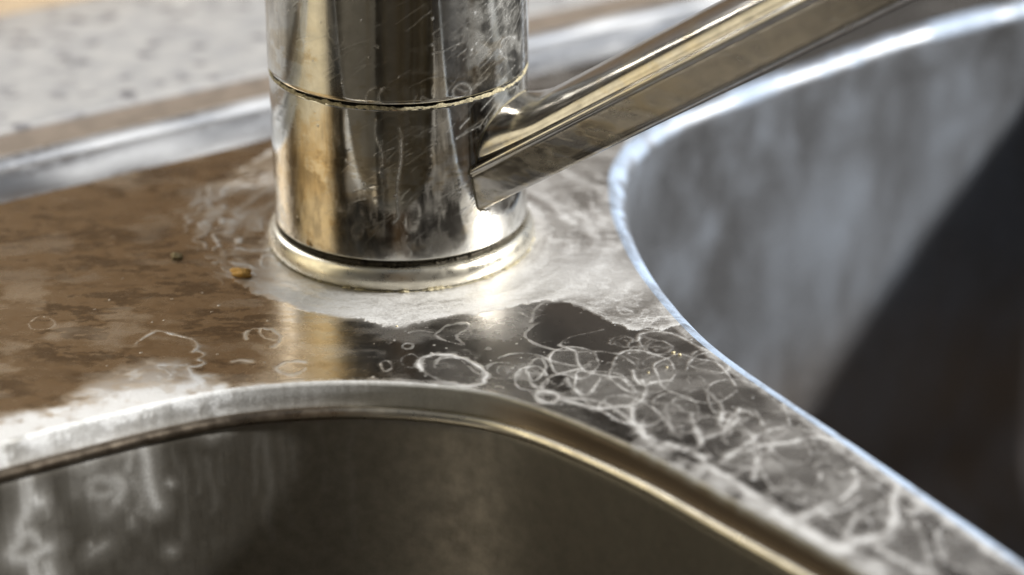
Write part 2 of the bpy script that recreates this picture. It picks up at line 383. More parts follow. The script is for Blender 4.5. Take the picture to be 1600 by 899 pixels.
dens = np.clip(dens, .05, .9) * (.58 + .42 * sst(.34, .66, gr1) + .32 * sst(.35, .7, gr2)) + .35 * (1 - sst(0, .012, crk)) * (dens > .2)
R.L += np.clip(dens, .02, 1) * soft * (m0 * .6 + .4) + edge * .9 * sst(-42, -25, RX) * sst(.35, .6, vnoise(RX * .2, RY * .2, 23, 3))
# rippled contour lines inside the film, parallel to its edge
cont = np.abs(((rr + (vnoise(RX * .09, RY * .09, 24, 4) - .5) * 26) / 4.2) % 1.0 - .5)
R.L += (1 - sst(.0, .16, cont)) * (.30 + .35 * sst(-10, -30, RX)) * soft * sst(.5, .62, vnoise(RX * .1, RY * .1, 25, 3))
c5 = 5
def EL(cx, cy, rx, ry, rot=0., a0=0, a1=360, n=18, j=.04):
    return [(cx + rx * (1 + rng.normal() * j) * math.cos(t) * math.cos(rot) - ry * math.sin(t) * math.sin(rot), cy + rx * math.cos(t) * math.sin(rot) + ry * (1 + rng.normal() * j) * math.sin(t) * math.cos(rot)) for t in np.radians(np.linspace(a0, a1, n))]
S(EL(285, 368, 146, 58, .22, 150, 430), .9, .95, crop=5); S(EL(285, 372, 138, 52, .24, 20, 200), .6, .6, crop=5); S(EL(310, 362, 105, 44, .2, 160, 400), .5, .5, crop=5)
R.fill(PX(EL(285, 368, 146, 58, .22), 600, 440, 2.643), .06, .3)
S(EL(490, 370, 70, 34, .1), .45, .4, crop=5); S(EL(490, 368, 26, 18, .1), .4, .45, crop=5); S(EL(100, 268, 24, 12), .35, .5, crop=5); S(EL(8, 350, 22, 22), .5, .5, crop=5); S(EL(110, 330, 40, 26), .5, .3, crop=5)
S([(215, 345), (240, 312), (310, 322), (370, 370), (420, 400)], .5, .5, crop=5)
S([(650, 165), (590, 205), (585, 235), (640, 265), (720, 285), (790, 285)], .45, .75, crop=5)
S([(610, 165), (625, 115), (680, 82), (760, 76), (830, 100), (870, 130)], .4, .5, crop=5)
S([(870, 130), (920, 150), (960, 175), (1040, 195), (1110, 200), (1165, 192)], .55, .9, crop=5)
S([(725, 265), (760, 235), (860, 210), (905, 198)], .4, .6, crop=5)
S([(725, 265), (790, 290), (800, 330), (830, 370), (910, 390), (980, 400), (1010, 430), (1050, 432)], .75, .85, crop=5)
S([(470, 318), (540, 300), (620, 300), (700, 330), (790, 350), (850, 345)], .5, .75, crop=5)
S([(600, 342), (640, 318), (670, 350), (650, 390), (610, 410), (590, 370), (600, 342)], .55, .7, crop=5)
S([(600, 410), (640, 440), (680, 400), (740, 380), (800, 360)], .7, .7, crop=5)
S([(890, 400), (870, 440), (830, 470), (780, 440), (750, 400)], .8, .65, crop=5)
S([(625, 470), (650, 455), (700, 460), (720, 480), (700, 500), (650, 495), (625, 475)], 1.2, .75, crop=5)
S([(730, 490), (800, 505), (880, 525), (960, 520), (1030, 510), (1070, 480), (1080, 440), (1060, 410)], 1.1, .85, crop=5)
S([(1027, 370), (1035, 400), (1070, 430), (1120, 415), (1180, 410)], 1.0, 1.15, crop=5, a=.15)
S([(1050, 245), (1058, 220), (1110, 208), (1180, 214), (1250, 243), (1310, 275), (1350, 292)], .7, .95, crop=5)
S([(1050, 240), (1080, 290), (1130, 305), (1210, 300)], .45, .6, crop=5)
S([(1080, 275), (1110, 250), (1160, 250), (1190, 275), (1150, 300), (1095, 295), (1080, 275)], .4, .55, crop=5)
S([(1255, 345), (1290, 310), (1350, 295), (1420, 322), (1425, 355), (1390, 378), (1300, 362), (1255, 345)], .5, .65, crop=5)
S([(800, 295), (880, 290), (960, 300), (1010, 325), (1045, 350)], .6, .7, crop=5)
S([(1025, 520), (1030, 580), (1060, 600), (1080, 640), (1120, 662)], 1.5, .75, crop=5)
S([(1270, 545), (1285, 600), (1310, 650), (1300, 690)], 1.3, .7, crop=5)
S([(1310, 650), (1380, 630), (1430, 600), (1450, 560)], 1.2, .7, crop=5)
S([(1390, 545), (1400, 600), (1440, 560), (1470, 530)], 1.4, 1.1, crop=5)
S([(1390, 750), (1450, 700), (1500, 670), (1530, 640)], 1.9, .7, crop=5)
S([(1480, 530), (1540, 560), (1565, 590)], .8, .8, crop=5)
S([(1130, 540), (1180, 600), (1230, 650)], 1.0, .45, crop=5)
S([(1320, 440), (1380, 500), (1400, 540)], 1.0, .5, crop=5)
S([(100, 215), (150, 205), (220, 210), (260, 180), (330, 175)], .35, .5, crop=5)
S([(210, 220), (250, 190), (330, 170), (350, 190), (300, 230), (330, 265), (250, 245), (210, 225)], .4, .55, crop=5)
S([(560, 130), (610, 150), (670, 130), (640, 120)], .3, .6, crop=5)
S([(740, 480), (900, 500), (1000, 560), (1060, 620), (1170, 680), (1290, 720)], 1.6, .5, crop=5)
S([(380, 460), (450, 440), (540, 430), (600, 415), (680, 425), (740, 455), (800, 500), (870, 545), (910, 580)], 1.7, .85, crop=6)
S([(910, 580), (890, 640), (895, 700), (870, 740), (800, 770), (720, 790)], 2.1, .9, crop=6)
S([(400, 560), (410, 490), (460, 450)], 1.3, .7, crop=6)
S([(560, 700), (640, 660), (720, 620), (760, 570), (750, 530)], 2.0, .7, crop=6)
S([(0, 400), (60, 425), (130, 450), (200, 470), (240, 515), (300, 550), (360, 590), (430, 640), (500, 700), (600, 750), (660, 790), (720, 805), (770, 775)], 2.0, .85, crop=6)
S([(430, 650), (520, 720), (650, 790), (720, 800)], 2.6, .9, crop=6)
S([(660, 795), (720, 805), (760, 780)], 3.2, 1.0, crop=6)
S([(780, 775), (880, 830), (950, 870), (990, 899)], 2.0, .7, crop=6)
S([(720, 780), (740, 720), (760, 690)], 1.6, .6, crop=6)
S([(1000, 640), (1080, 690), (1160, 750), (1230, 810), (1320, 860)], 2.2, .85, crop=6)
S([(910, 580), (960, 620), (1010, 650)], 1.5, .6, crop=6)
S([(900, 640), (960, 700), (1000, 780), (1020, 860), (1030, 920)], 1.8, .5, crop=6)
S([(1190, 860), (1230, 815)], 1.6, .6, crop=6)
S([(880, 740), (940, 700), (980, 660)], 1.5, .5, crop=6)
S([(160, 180), (190, 120), (240, 110), (300, 150), (310, 180), (260, 190), (200, 180)], .5, .55, crop=6)
S([(180, 340), (200, 390), (220, 430), (190, 460)], 1.3, .7, crop=6)
S([(280, 370), (290, 330), (330, 330), (345, 350), (300, 380)], 1.0, 1.1, crop=6)
S([(340, 330), (400, 320), (430, 355)], .7, .8, crop=6)
S([(600, 420), (640, 480), (620, 520), (700, 540)], .9, .5, crop=6)
S([(640, 500), (700, 470), (760, 500), (740, 540)], .7, .5, crop=6)
# the near-left marks
S([(480, 85), (530, 50), (560, 40), (620, 55), (680, 70), (700, 95), (680, 112)], .8, .8, crop=4)
S([(700, 112), (722, 125), (700, 140), (722, 152), (690, 165), (640, 160), (560, 160)], .9, .8, crop=4)
S([(660, 160), (690, 210), (720, 235)], 1.1, .6, crop=4)
S(EL(925, 64, 64, 34, .1, -200, 60), .7, .65, crop=4); S(EL(950, 50, 40, 18, .3), .5, .4, crop=4)
S([(560, 170), (600, 190), (590, 215), (560, 200)], .8, .6, crop=4)
S(EL(1028, 170, 54, 24, -.15, 20, 330), .9, .55, crop=4)
S([(820, 148), (850, 142), (885, 148)], 1.6, .5, crop=4)
S([(100, 15), (140, -10), (190, 5), (180, 30), (120, 35), (100, 15)], .4, .35, crop=4)
R.fill(PX([(270, 640), (330, 540), (420, 520), (470, 560), (560, 500), (640, 560), (600, 640), (400, 690)], 0, 350, 2.254), .30, 2.5)
# cloudy deposit above the front bowl's edge, then the thick white edge itself
cl = PX([(0, 650), (60, 645), (120, 620), (150, 600), (190, 578), (250, 562), (300, 585), (322, 600), (318, 640), (180, 680), (0, 735), (-60, 735), (-60, 665)])
nm = blur(inside(RX + wx * .5, RY + wy * .5, np.array(cl)).astype(np.float32), 6.0)
R.L += nm * (.10 + .30 * sst(.42, .66, vnoise(RX * .22 + wx * .2, RY * .3, 31, 5, .6)))
fd, _, _ = polydist(RX.ravel().astype(float)[::1], RY.ravel().astype(float), front_poly[::4]) if False else (None, None, None)
def edge_band(poly, lo, hi, w0, amp, seed, taper=8):
    """scale built up along a stretch of a bowl's edge; lo/hi are picture points the stretch runs between"""
    a = np.argmin(np.hypot(*(poly - at(*lo)[:2]).T)); b = np.argmin(np.hypot(*(poly - at(*hi)[:2]).T))
    if a > b: a, b = b, a
    seg = poly[a:b + 1]
    if len(seg) > len(poly) / 2: seg = np.vstack([poly[b:], poly[:a + 1]])
    r = R.dist(seg, w0 * 3)
    if r is None: return
    win, d = r; x = RX[win]; y = RY[win]
    wv = w0 * (.5 + 1.1 * vnoise(x * .18, y * .18, seed, 4))
    R.L[win] += amp * (1 - sst(wv * .55, wv * 1.25, d)) * (.25 + 1.0 * sst(.3, .7, vnoise(x * .45, y * .45, seed + 1, 5, .6)))
edge_band(front_poly, (-70, 709), (322, 615), 5.5, 1.15, 41)
edge_band(front_poly, (322, 615), (760, 612), 1.2, .20, 43)
edge_band(front_poly, (1010, 705), (1500, 990), 3.2, .5, 45)
edge_band(right_poly, (1290, 676), (1640, 920), 2.2, .45, 47)
edge_band(right_poly, (1040, 480), (1290, 676), 1.6, .40, 49)
# small dried droplets: rings of all sizes, crowding towards the near divider
def on_deck(x, y):
    return True
zone = np.array(PX([(560, 520), (800, 500), (900, 520), (1060, 530), (1260, 670), (1440, 800), (1640, 960), (1500, 980), (1330, 850), (1000, 690), (820, 612), (600, 590)]))
zx0, zy0 = zone.min(0); zx1, zy1 = zone.max(0)
cnt = 0
while cnt < 170:
    x = rng.uniform(zx0, zx1); y = rng.uniform(zy0, zy1)
    if not inside(np.array([x]), np.array([y]), zone)[0]: continue
    dn = np.clip((x - 5) / 60, 0.08, 1)
    if rng.random() > dn: continue
    cnt += 1
    r0 = rng.choice([.35, .6, 1.0, 1.8, 3.4, 5.5], p=[.28, .22, .18, .14, .11, .07]) * rng.uniform(.8, 1.3)
    p = catmull(ringpts(x, y, r0, r0 * rng.uniform(.55, 1.2), rng.random() * 3, 9 if r0 < 2 else 15, .22, rng.choice([0, 0, .25, .5])), 6)
    p[:, 0] += (vnoise(p[:, 0] * .8, p[:, 1] * .8, 55, 3) - .5) * r0 * .7; p[:, 1] += (vnoise(p[:, 0] * .8, p[:, 1] * .8, 56, 3) - .5) * r0 * .7
    am = rng.uniform(.12, .42) * (.6 + .5 * dn)
    k = len(p); cut = [0] + sorted(rng.integers(0, k, 2).tolist()) + [k]      # rims of uneven strength
    for c0, c1_ in zip(cut[:-1], cut[1:]):
        if c1_ - c0 > 3: R.stroke(p[c0:c1_], rng.uniform(.20, .26 + .05 * r0), am * rng.uniform(.45, 1.4), .15, smooth=False)
    if rng.random() < .35 and r0 > .5: R.fill(p, rng.uniform(.03, .12), .35 + .1 * r0)
for _ in range(18):       # stray filaments joining the rings
    x = rng.uniform(zx0, zx1); y = rng.uniform(zy0, zy1)
    if not inside(np.array([x]), np.array([y]), zone)[0] or rng.random() > np.clip((x - 0) / 60, .1, 1): continue
    a = rng.random() * 6.28; p = [(x, y)]
    for k in range(5):
        a += rng.normal() * .8; x += math.cos(a) * 1.5; y += math.sin(a) * 1.5; p.append((x, y))
    R.stroke(catmull(p, 5), rng.uniform(.2, .5), rng.uniform(.15, .5), .2, smooth=False)
for (cx_p, cy_p, rx_p, ry_p, ro) in ((1090, 585, 62, 30, .3), (1010, 580, 44, 26, .1), (930, 610, 52, 24, .25), (880, 570, 34, 20, .1), (1180, 640, 60, 30, .5), (1130, 690, 48, 26, .5), (1260, 740, 78, 44, .5),
                                     (1350, 790, 60, 36, .6), (1420, 840, 70, 36, .6), (1060, 640, 40, 24, .3), (980, 640, 46, 20, .3), (1330, 720, 44, 22, .6), (1500, 870, 60, 30, .6), (830, 585, 26, 16, 0), (1230, 690, 34, 18, .5)):
    for rep in range(1):
        q = catmull(PX(EL(cx_p + rng.normal() * 8, cy_p + rng.normal() * 5, rx_p * rng.uniform(.95, 1.25), ry_p * rng.uniform(.95, 1.3), ro, 0, 345, 14, .07)), 8)
        R.fill(q, rng.uniform(.07, .16), .35); R.stroke(q, rng.uniform(.25, .40), rng.uniform(.55, .95), .1, smooth=False)
# warped cell walls (evaporation fronts) on the near divider
g = np.random.default_rng(77); pts = np.c_[g.uniform(20, 125, 130), g.uniform(-140, -30, 130)]
zw = np.array(PX([(1080, 600), (1260, 670), (1440, 800), (1640, 960), (1500, 990), (1330, 860), (1120, 740), (1000, 680), (960, 600)]))
ii = np.where((RX > 20) & (RY < -30)); X_ = RX[ii] + wx[ii] * .7; Y_ = RY[ii] + wy[ii] * .7
f1 = np.full(len(X_), 1e9, np.float32); f2 = f1.copy()
for (a, b) in pts:
    d = np.hypot(X_ - a, (Y_ - b) * .8); n_ = d < f1; f2 = np.where(n_, f1, np.minimum(f2, d)); f1 = np.where(n_, d, f1)
wv = np.exp(-(f2 - f1) / .35) * 1.1 + .10 * np.exp(-(f2 - f1) / 1.5)
zm = blur(inside(RX, RY, zw).astype(np.float32), 12)[ii]
tmp = np.zeros_like(R.L); tmp[ii] = wv * zm * .22 * sst(.38, .62, vnoise(X_ * .15, Y_ * .15, 51, 3))
R.L += tmp
R.L += .10 * sst(20, 80, RX) * blur(inside(RX, RY, zw).astype(np.float32), 15) * vnoise(RX * .3 + wx * .3, RY * .3, 52, 5, .6)
# faint overall bloom plus dust-fine specks
R.L += .13 * sst(.40, .7, vnoise(RX * .1, RY * .16, 61, 5)) + .06 * sst(-8, 14, RX) * vnoise(RX * .25, RY * .5, 62, 5, .65) + .6 * np.exp(-((RX - 38) / 15) ** 2 - ((RY + 19) / 11) ** 2)
spk = np.random.default_rng(5)
for _ in range(420):
    x = spk.uniform(-60, 110); y = spk.uniform(-120, 0)
    if x < 0 and spk.random() < .7: continue
    i = int((x - R.x0) / R.res); j = int((y - R.y0) / R.res)
    R.L[i:i + spk.integers(1, 3), j:j + spk.integers(1, 3)] += spk.uniform(.4, .9)
fc = R.L.copy()
R.L = np.clip(R.L, 0, 1.15)
# scrubbed clear lobe of bare metal
lobe = blur(inside(RX, RY, np.array(PX([(622, 165), (680, 92), (760, 86), (830, 108), (900, 150), (960, 190), (870, 205), (740, 240), (700, 275), (640, 258), (597, 225)], 600, 440, 2.643))).astype(np.float32), 1.5)
R.L *= 1 - .75 * lobe
_z = sst(-45, -75, RY) * sst(10, 30, RX)
R.L = np.maximum(R.L - .10 * _z, 0) * (1 - .14 * _z) + .025 * _z
R.L = 1.0 * (1 - np.exp(-1.3 * np.maximum(R.L - .05, 0)))
# brown tarnish on the left of the deck
RU = np.zeros_like(R.L)
left = sst(4, -30, RX + (vnoise(RX * .06, RY * .06, 71, 3) - .5) * 22)
blotch = vnoise(RX * .16 + wx * .10, RY * .40 + wy * .12, 72, 6, .72)
b2 = vnoise(RX * .5, RY * 1.1, 73, 5, .65)
RU = left * np.clip(.40 + .62 * (1 - sst(.455, .53, blotch * .62 + b2 * .38)) * (.30 + .75 * sst(.3, .7, vnoise(RX * .07, RY * .12, 74, 4))) * (.55 + .9 * vnoise(RX * .9, RY * 1.8, 75, 4, .7)) + .10 * (b2 - .5), 0, 1)
rings_dark = np.abs(blotch * .7 + b2 * .3 - .50); RU += left * (1 - sst(0, .006, rings_dark)) * .25
RU = np.clip(RU * (1 - np.clip(R.L * 1.3, 0, 1)), 0, 1)
SC = np.zeros_like(R.L)
for _ in range(140):
    x = rng.uniform(-60, 80); y = rng.uniform(-90, 10); a = rng.normal(.6, .5); l = rng.uniform(2, 9)
    R.stroke([(x, y), (x + l * math.cos(a), y + l * math.sin(a))], .18, rng.uniform(.3, .9), 0, target=SC)

# ------------------------------------------------------------------ sink
sink = empty('kitchen_sink', 'stainless steel double bowl sink with chalky limescale on its deck around the faucet', 'sink', (0, 0, 0))
AG = math.radians(35); g1 = np.array([math.cos(AG), math.sin(AG)]); g2 = np.array([-math.sin(AG), math.cos(AG)])
U0, U1, V0, V1 = -390., 330., -395., 62.
def axis(lo, hi, a, b, h, H):
    x = list(np.arange(a, b + h * .5, h)); s = h
    l = []; p = a
    while p > lo + 1e-6:
        s = min(H, s * 1.35); p = max(lo, p - s); l.append(p)
    if len(l) > 1 and abs(l[-1] - l[-2]) < .3: l[-2] = l[-1]; l.pop()
    r = []; p = x[-1]; s = h
    while p < hi - 1e-6:
        s = min(H, s * 1.35); p = min(hi, p + s); r.append(p)
    if len(r) > 1 and abs(r[-1] - r[-2]) < .3: r[-2] = r[-1]; r.pop()
    return np.array(l[::-1] + x + r)
ua = axis(U0, U1, -100, 130, .27, 6); va = axis(V0, V1, -150, V1, .27, 6)
GU, GV = np.meshgrid(ua, va, indexing='ij'); nu, nv = GU.shape
gx = (GU * g1[0] + GV * g2[0]).ravel(); gy = (GU * g1[1] + GV * g2[1]).ravel()
ins = inside(gx, gy, front_poly[::2]) | inside(gx, gy, right_poly[::2])
Q = grid_faces(nu, nv)
cx_ = gx[Q].mean(1); cy_ = gy[Q].mean(1)
keep = ~(inside(cx_, cy_, front_poly[::2]) | inside(cx_, cy_, right_poly[::2]))
Qk = Q[keep]; dropped = np.zeros(nu * nv, bool); dropped[Q[~keep].ravel()] = True
used = np.zeros(nu * nv, bool); used[Qk.ravel()] = True
bd = np.where(used & dropped)[0]
d1, ax_, ay_ = polydist(gx[bd], gy[bd], front_poly); d2_, bx_, by_ = polydist(gx[bd], gy[bd], right_poly)
c1 = np.abs(d1) < np.abs(d2_)
gx[bd] = np.where(c1, ax_, bx_); gy[bd] = np.where(c1, ay_, by_)
rem = -np.ones(nu * nv, int); rem[used] = np.arange(used.sum())
X = gx[used]; Y = gy[used]
lim = R.get(X, Y)
mesh_obj('deck', np.c_[X, Y, np.zeros(len(X))], rem[Qk], M_deck, sink, {'lime': lim, 'rust_shade': R.get(X, Y, RU) * sst(-104, -88, X), 'scr': R.get(X, Y, SC)})

# bowls: edge roll, step, weld ridge, wall, floor
def normals(p):
    t = np.roll(p, -1, 0) - np.roll(p, 1, 0); t /= np.linalg.norm(t, axis=1)[:, None]
    return np.c_[-t[:, 1], t[:, 0]]            # inward for a counter-clockwise outline
def sm(p, k=6):
    q = p.copy()
    for _ in range(k): q = .25 * np.roll(q, 1, 0) + .5 * q + .25 * np.roll(q, -1, 0)
    return q
def inset(poly, o, nrm):
    return poly + nrm * o
wall_r = Raster(0, 10, 0, 10, 1)
def bowl(name, poly, prof, mat, label, limefn, depth, floor_r=26, brownfn=None):
    n_ = sm(normals(poly), 12); n_ /= np.linalg.norm(n_, axis=1)[:, None]
    rows = []; oo = []; zz = []
    for (o, z) in prof: rows.append(np.c_[inset(poly, o, n_), np.full(len(poly), z)]); oo.append(o); zz.append(z)
    cen = poly.mean(0); o0 = prof[-1][0]; z0 = prof[-1][1]
    base = inset(poly, o0, n_)
    for k in range(1, 9):
        a = k / 8 * math.pi / 2; rows.append(np.c_[base + n_ * floor_r * (1 - math.cos(a)), np.full(len(poly), z0 - floor_r * math.sin(a))])
    fl = rows[-1]
    for k in (.25, .5, .75, .95): rows.append(np.c_[fl[:, :2] * (1 - k) + cen * k, np.full(len(poly), fl[0, 2] - 2 * k)])
    nr = len(rows); co = np.stack(rows, 1).reshape(-1, 3)
    fc_ = grid_faces(len(poly), nr, True)
    s = np.repeat(np.arange(len(poly)) * .6, nr); lime = limefn(co, s)
    ru = np.zeros(len(co)) if brownfn is None else brownfn(co)
    o = mesh_obj(name, co, fc_, mat, sink, {'lime': lime, 'rust_shade': ru, 'scr': ru})
    if label: o['label'] = label
    dz = fl[0, 2] - 1.9
    ring = []; nn = 40
    for r_, z_ in ((45, 0), (44, 1.2), (40, 1.4), (36, -1), (30, -6), (0.5, -6.5)):
        for k in range(nn): ring.append((cen[0] + r_ * math.cos(k / nn * 2 * math.pi), cen[1] + r_ * math.sin(k / nn * 2 * math.pi), dz + z_ + .6))
    co2 = np.array(ring).reshape(6, nn, 3).transpose(1, 0, 2).reshape(-1, 3)
    mesh_obj('drain', co2, grid_faces(nn, 6, True), M_rim, sink, {'lime': np.zeros(len(co2))})
def arc(r, n, dip=90):
    return [(r * math.sin(math.radians(a)), -r * (1 - math.cos(math.radians(a)))) for a in np.linspace(0, dip, n)]
pf = arc(.8, 7) + [(.85, -1.2)] + [(.95, -z) for z in (1.8, 2.4, 3.0, 3.6)] + [(1.05, -4.2), (1.2, -4.8), (1.55, -5.6), (1.75, -6.3), (1.95, -6.9), (2.05, -7.4)] \
    + [(2.1 + .02 * z, -7.4 - z) for z in np.r_[np.arange(.6, 60, .6), np.arange(60, 125, 5)]]
# drips down the front bowl's far-left wall, kept in (distance along the edge, height)
S0 = np.argmin(np.hypot(*(front_poly - at(150, 680)[:2]).T))
WR = Raster(-90, 110, -62, 1, .35)
def wallpt(px, py):
    for z in np.arange(-1, -70, -.5):
        p = at(px, py, z)[:2]
        if not inside(np.array([p[0]]), np.array([p[1]]), front_poly[::3])[0]:
            k = np.argmin(np.hypot(*(front_poly - p).T)); ds = (k - S0)
            if ds > len(front_poly) / 2: ds -= len(front_poly)
            if ds < -len(front_poly) / 2: ds += len(front_poly)
            return (ds * .6, z)
    return None
def W(pts, w, amp, halo=.3, ox=0, oy=500, s=2.254):
    q = [wallpt(ox + x / s, oy + y / s) for x, y in pts]; q = [p for p in q if p]
    if len(q) > 1: WR.stroke(q, w, amp, halo)
W([(485, 420), (492, 470), (505, 530), (518, 600), (528, 632)], 2.0, .75)
W([(430, 430), (435, 470), (428, 510)], 1.8, .5)
W([(70, 530), (75, 600), (70, 660), (50, 700), (45, 760), (15, 800), (60, 822), (110, 805), (140, 780)], 2.6, .75)
W([(80, 730), (105, 750), (130, 775)], 2.0, .7); W([(90, 830), (110, 880), (150, 885), (145, 840)], 2.4, .75); W([(60, 700), (75, 640), (100, 610)], 2.2, .6)
W([(265, 440), (300, 470), (340, 430)], 2.6, .8); W([(230, 470), (260, 510), (310, 500)], 2.6, .35)
W([(290, 560), (310, 590), (350, 595), (380, 560), (340, 540), (300, 545)], 2.0, .5); W([(385, 540), (410, 570), (390, 620)], 2.2, .6); W([(330, 610), (350, 660), (380, 640)], 3.0, .3)
W([(450, 540), (480, 590), (470, 640)], 2.4, .35); W([(370, 520), (390, 470), (440, 470)], 2.6, .3); W([(240, 590), (250, 540), (300, 520)], 3, .25); W([(160, 700), (180, 680), (170, 640)], 2.5, .2)
W([(140, 640), (150, 675)], 1.4, .4); W([(445, 670), (448, 700)], 1.2, .35); W([(300, 765), (303, 775)], .9, .5); W([(700, 370), (730, 398), (765, 380)], 1.2, .45); W([(300, 800), (345, 775)], 1.8, .4)
W([(415, 640), (460, 655), (510, 672)], .6, .35, .1); W([(575, 553), (580, 556)], 1.0, .6); W([(105, 610), (115, 625)], 1.8, 1.2); W([(780, 365), (790, 370)], 1.2, .6); W([(575, 785), (585, 792)], 1.2, .4)
for _ in range(26):                                    # thin runs that start at the rim
    x = min(12, rng.normal(-24, 18)); z = -rng.uniform(1, 12); q = [(x, z)]
    for k in range(rng.integers(3, 9)):
        x += rng.normal() * .5; z -= rng.uniform(1.5, 4); q.append((x, z))
    WR.stroke(catmull(q, 5), rng.uniform(.25, .8), rng.uniform(.06, .20), .3, smooth=False)
WR.L += .45 * (1 - sst(1, 8, -WR.Y * (.6 + .9 * vnoise(WR.X * .2, WR.Y * .02, 82, 4)))) * sst(20, 4, WR.X) * sst(-90, -60, WR.X)
WR.L += .03 * sst(.45, .7, vnoise(WR.X * .1, WR.Y * .1, 83, 4)) * sst(30, -10, WR.X)
WR.L = np.clip(WR.L, 0, 1.1)
# orientation: make sure "s" grows the same way the traced points do
def lime_front(co, s):
    k = (s / .6).astype(int) - S0; L = len(front_poly); k = np.where(k > L / 2, k - L, np.where(k < -L / 2, k + L, k)) * .6
    a = WR.get(k, co[:, 2]); a = np.where((np.abs(k - 10) < 98) & (co[:, 2] > -61), a, 0) * sst(62, 40, k) * .62
    top = sst(-2.2, 0, co[:, 2]); e = R.get(co[:, 0], co[:, 1]) * (np.abs(co[:, 0] - 25) < 85) * (co[:, 1] > -138)
    band = (co[:, 2] > -4.8) * sst(30, 0, co[:, 0]) * (.12 + .30 * vnoise(s * .9, co[:, 2] * .15, 97, 4, .7))
    spill = (co[:, 2] > -8) * sst(-14, -34, co[:, 0]) * sst(-8, -3.5, co[:, 2] - 3 * vnoise(s * .35, s * 0, 98, 4)) * (.10 + .8 * sst(.3, .65, vnoise(s * .3, co[:, 2] * .3, 99, 5, .65)))
    return np.clip(np.maximum(np.maximum(a, spill), e * top) + band, 0, 1.1)
def step_brown(co):  # brown on the step below the edge, stronger to the right
    return .95 * sst(-.9, -1.5, co[:, 2]) * sst(-5.4, -4.6, co[:, 2]) * sst(10, 36, co[:, 0])
bowl('bowl', front_poly, pf, M_bowl, 'near round-shouldered bowl with a pale weld ridge under its edge', lime_front, 150, brownfn=step_brown)
nf = sm(normals(front_poly), 12); nf /= np.linalg.norm(nf, axis=1)[:, None]
rw = []
for a in np.linspace(-.6, 2.5, 12): rw.append(np.c_[front_poly + nf * (1.75 + 1.15 * math.sin(a)), np.full(len(front_poly), -5.55 + 1.15 * math.cos(a))])
rw = np.stack(rw, 1).reshape(-1, 3)
mesh_obj('weld_ridge', rw, grid_faces(len(front_poly), 12, True), M_ring, sink, {'lime': .12 * vnoise(rw[:, 0] * .4, rw[:, 1] * .4, 95, 4), 'rust_shade': .95 * sst(5, -35, rw[:, 0]) + .2 * vnoise(rw[:, 0] * .3, rw[:, 1] * .3, 96, 4)})
pr_ = arc(3.6, 12, 84) + [(3.7 + .03 * z, -3.3 - z) for z in np.r_[np.arange(.8, 120, 1.6)]]
def lime_right(co, s):
    e = R.get(co[:, 0], co[:, 1]) * (np.abs(co[:, 0] - 25) < 85) * (co[:, 1] > -138)
    top = sst(-2.5, 0, co[:, 2])
    streak = vnoise(s * .06, co[:, 2] * .022, 91, 3, .5) * sst(-6, -14, co[:, 2])
    rimw = .55 * sst(-4.2, -2.2, co[:, 2]) * (.35 + .9 * sst(.35, .65, vnoise(co[:, 0] * .12, co[:, 1] * .12, 93, 4, .6))) + .10 * sst(-5, -9, co[:, 2])
    return np.clip(e * top + .20 * sst(.30, .80, streak) * (.5 + .8 * vnoise(s * .05, co[:, 2] * .05, 92, 3)) + rimw, 0, 1)
bowl('bowl', right_poly, pr_, M_bowl2, 'far sunlit bowl with bluish streaked walls', lime_right, 150, brownfn=lambda co: .40 * sst(-62, -112, co[:, 2]))  # brown put into the lower wall colour to warm its shaded part
# raised rim all round the sink: deck edge -> cove up -> groove -> bead -> down to the stone
rim_prof = [(0, 0), (1.5, .1), (3.5, .6), (6, 1.5), (8.5, 2.5), (9.6, 2.8), (10.3, 2.7), (11, 2.0), (12, 1.9), (12.8, 2.1), (13.4, 2.8), (14.5, 3.3), (16, 3.4), (17.3, 3.1), (18.2, 2.3), (18.6, .9)]
rows = []
for (o_, z_) in rim_prof:
    rows.append([(U0 - o_, V0 - o_), (U1 + o_, V0 - o_), (U1 + o_, V1 + o_), (U0 - o_, V1 + o_)])
vr = []
segs = []
loopn = None
for r_ in rows:
    pts_ = []
    for k in range(4):
        a = np.array(r_[k]); b = np.array(r_[(k + 1) % 4])
        for t_ in np.linspace(0, 1, 60, endpoint=False): pts_.append(a + (b - a) * t_)
    vr.append(pts_)
vr = np.array(vr)                                         # profile x loop x 2
co = np.zeros((vr.shape[1], vr.shape[0], 3))
for j, (o_, z_) in enumerate(rim_prof):
    co[:, j, :2] = vr[j] @ np.array([g1, g2]); co[:, j, 2] = z_
co = co.reshape(-1, 3)
mesh_obj('rim', co, grid_faces(vr.shape[1], len(rim_prof), True)[:, ::-1].copy(), M_rim, sink, {'lime': np.clip(vnoise(co[:, 0] * .25, co[:, 1] * .25, 8, 4, .7) * 1.6 - .55, 0, .8), 'rust_shade': np.zeros(len(co))})

